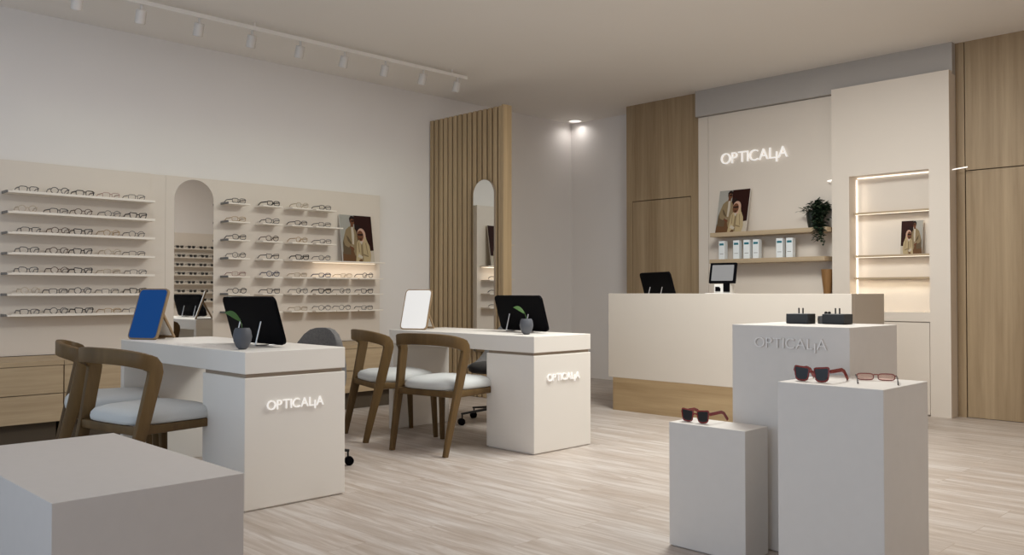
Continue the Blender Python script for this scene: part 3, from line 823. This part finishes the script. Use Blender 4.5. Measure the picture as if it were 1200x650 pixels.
for st in range(16):
    x0, y0 = random.uniform(.06, .145), random.uniform(-.155, -.08); L = random.uniform(.16, .33); x = x0
    for k in range(int(L/.010)):
        z = .16-k*.010; x = min(.16, x+random.uniform(-.002, .003))
        yk = max(y0, -.02-(k*.05)) if k < 3 else y0
        p = Vector((x, yk, z)); a = random.uniform(0, 2*PI)
        leaf(p, Vector((math.cos(a), -abs(math.sin(a))*.6, random.uniform(-.7, .1))), random.uniform(.028, .044), random.uniform(.02, .032))
for k in range(170):
    p = Vector((random.uniform(.05, .155), random.uniform(-.13, .03), random.uniform(.0, .21)))
    a = random.uniform(0, 2*PI)
    leaf(p, Vector((math.cos(a)-.4, math.sin(a)*.7, random.uniform(-.8, .3))), random.uniform(.028, .046), random.uniform(.024, .036))
b.build('foliage', M['ivy'], t)

# ------------------------------------------------------------------ sideboards along the left wall
def sideboard(y0, y1, label):
    t = thing('drawer_unit', label, 'sideboard', (-6.96, y0, 0), 0, 'oak drawer units')
    d = .58; L = y1-y0
    MB().box(0, d-.022, .001, L-.001, .15, .535).box(0, d, .0005, L-.0005, .535, .567, .001).build('carcass', M['oak_y'], t)
    MB().box(.05, d-.06, .03, L-.03, 0, .15).build('plinth', M['seam'], t)
    for z0_, z1_ in ((.152, .339), (.345, .531)):
        MB().box(d-.0215, d, .003, L-.003, z0_, z1_, .001).build('drawer', M['oak_y'], t)
    return t
sideboard(.95, 1.985, 'low oak drawer unit at the far left edge, under the long shelves')
sideboard(1.987, 3.02, 'low oak drawer unit behind the leftmost walnut chairs')
sideboard(3.022, 4.055, 'low oak drawer unit below the arched wall mirror')
sideboard(4.057, 5.09, 'low oak drawer unit at the right end, below the poster shelf')

# ------------------------------------------------------------------ ceiling track and downlight
t = thing('ceiling_track', 'long white spotlight track hanging just under the ceiling', 'track rail', (-6.09, 1.4, ZC))
MB().box(-.018, .018, 0, 4.02, -.066, -.034, .002).build('rail', M['white_metal'], t)
for y in (3.24, 5.24, 1.6): MB().tube([(0, y-1.4, -.038), (0, y-1.4, 0)], .006, 8).build('rod', M['white_metal'], t)
heads = [1.96, 2.38, 2.80, 3.22, 3.64, 4.06, 4.48, 4.90, 5.31]
def spot():
    t = bpy.data.objects.new('track_spotlight', None); C.objects.link(t); t.empty_display_size = .05
    MB().tube([(0, 0, 0), (0, 0, -.045)], .010, 10).build('stem', M['track_white'], t, True)
    R = Matrix.Rotation(math.radians(20), 3, 'Y')
    b = MB().lathe([(.031, -.097), (.036, -.094), (.036, -.005), (.031, 0)], 20)
    for v in b.bm.verts: v.co = (R @ v.co)+Vector((0, 0, -.035))
    b.build('housing', M['track_white'], t, True)
    b = MB().lathe([(.027, -.099), (.027, -.0975)], 20)
    for v in b.bm.verts: v.co = (R @ v.co)+Vector((0, 0, -.035))
    b.build('lens', M['white'], t)
    return t
sp0 = spot()
for k, y in enumerate(heads):
    o = sp0 if k == 0 else copy_tree(sp0)
    o.location = (-6.09, y, ZC-.0665)
    n = len(heads)-1-k
    tag(o, 'white cylindrical spotlight at the far end of the ceiling track' if n == 0 else f'white cylindrical spotlight, {["", "second", "third", "fourth", "fifth", "sixth", "seventh", "eighth", "ninth"][n]} from the far end of the ceiling track', 'spotlight', 'track spotlights')
t = thing('recessed_downlight', 'round lit downlight in the ceiling corner beyond the slatted screen', 'downlight', (-6.87, 7.88, ZC))
MB().lathe([(.075, -.004), (.092, -.006), (.095, 0), (.075, 0)], 28, cap=False).build('ring', M['white_metal'], t, True)
MB().lathe([(.074, -.005), (.074, -.002)], 28).build('lamp', M['lamp_disc'], t)
# two small lit ledges behind the slatted screen
for z, nm in ((1.56, 'upper'), (1.17, 'lower')):
    t = thing('lit_wall_shelf', f'{nm} small lit wall ledge peeping out behind the slatted screen', 'shelf', (-7.039, 6.30, z))
    MB().box(0, .09, 0, .62, 0, .014).build('ledge', M['shelf_white'], t)
    MB().box(.01, .03, .01, .61, -.006, -.0005).build('led_strip', M['led_soft'], t)

# ------------------------------------------------------------------ lights
def area(name, loc, rot, sx, sy, power, col, spread=180):
    l = bpy.data.lights.new(name, 'AREA'); l.shape = 'RECTANGLE'; l.size = sx; l.size_y = sy; l.energy = power; l.color = col
    l.spread = math.radians(spread)
    o = bpy.data.objects.new(name, l); C.objects.link(o); o.location = loc; o.rotation_euler = rot; return o
def spotl(name, loc, target, power, col, angle, blend=0.8, size=.05):
    l = bpy.data.lights.new(name, 'SPOT'); l.energy = power; l.color = col; l.spot_size = math.radians(angle); l.spot_blend = blend; l.shadow_soft_size = size
    o = bpy.data.objects.new(name, l); C.objects.link(o); o.location = loc
    d = Vector(target)-Vector(loc); o.rotation_euler = d.to_track_quat('-Z', 'Y').to_euler(); return o
K = dict(day=(.47, .55, .70), left=(.34, .32, .32), mid=(2.98, 3.01, 2.86), right=(.16, .12, .09), track=(.62, .72, .52), world=(.50, .61, .70))
def kl(name):
    c = K[name]; m = max(c) or 1e-9
    return m, tuple(v/m for v in c)
m_, c_ = kl('day')
area('shopfront_daylight', (-1.9, -1.85, 1.45), (PI/2, 0, 0), 4.6, 2.6, 50*m_, c_)
for grp, pts in (('left', ((-4.3, 3.1), (-5.2, 1.9))), ('mid', ((-2.6, 4.4), (-3.1, 5.0))), ('right', ((-0.6, 3.6), (-1.4, 1.8), (-0.5, 5.6)))):
    m_, c_ = kl(grp)
    for x, y in pts: area('ceiling_fill_light', (x, y, ZC-.01), (0, 0, 0), .9, .9, 20*m_, c_)  # unseen fill lights added under the ceiling to brighten the room
m_, c_ = kl('track')
for y in heads:
    spotl('track_beam', (-6.13, y, ZC-.24), (-6.95, y, 1.55), 3.0*m_, c_, 85, 1.0, .06)
#SMALL
dl = area('downlight_lamp', (-6.87, 7.88, ZC-.012), (0, 0, 0), .13, .13, 0.60, (1.0, .95, .9), 150); dl.data.shape = 'DISK'
area('poster_shelf_glow', (-6.885, 4.66, ZR[3]-.02), (0, 0, 0), .10, .70, 0.45, (1.0, .86, .68))
area('niche_glow', (-3.30, 7.64, 1.46), (0, -PI/2, 0), 1.1, .03, 0.3, (1.0, .87, .70))
for zz, pw in ((1.716, .16), (1.336, .20), (1.144, .55)): area('niche_shelf_glow', (-2.99, 7.605, zz), (0, 0, 0), .6, .02, pw, (1.0, .85, .62))
#END
m_, c_ = kl('world')
wd = bpy.data.worlds.new('World'); bpy.context.scene.world = wd; wd.use_nodes = True
bg = wd.node_tree.nodes['Background']; bg.inputs['Color'].default_value = (*c_, 1); bg.inputs['Strength'].default_value = m_

# ------------------------------------------------------------------ camera
cam = bpy.data.cameras.new('camera'); cam.sensor_width = 36; cam.lens = 1010/1200*36; cam.clip_start = 0.05
co = bpy.data.objects.new('camera', cam); C.objects.link(co); co.location = (0, 0, 1.03)
co.rotation_euler = (PI/2+math.radians(0.996), 0, math.radians(45.29))
sc = bpy.context.scene; sc.camera = co
sc.view_settings.view_transform = 'Standard'; sc.view_settings.look = 'None'
sc.view_settings.exposure = 0.0; sc.view_settings.gamma = 1.0; sc.view_settings.use_curve_mapping = False
sc.cycles.use_denoising = True
sc.cycles.max_bounces = 10; sc.cycles.diffuse_bounces = 6; sc.cycles.caustics_reflective = False; sc.cycles.caustics_refractive = False
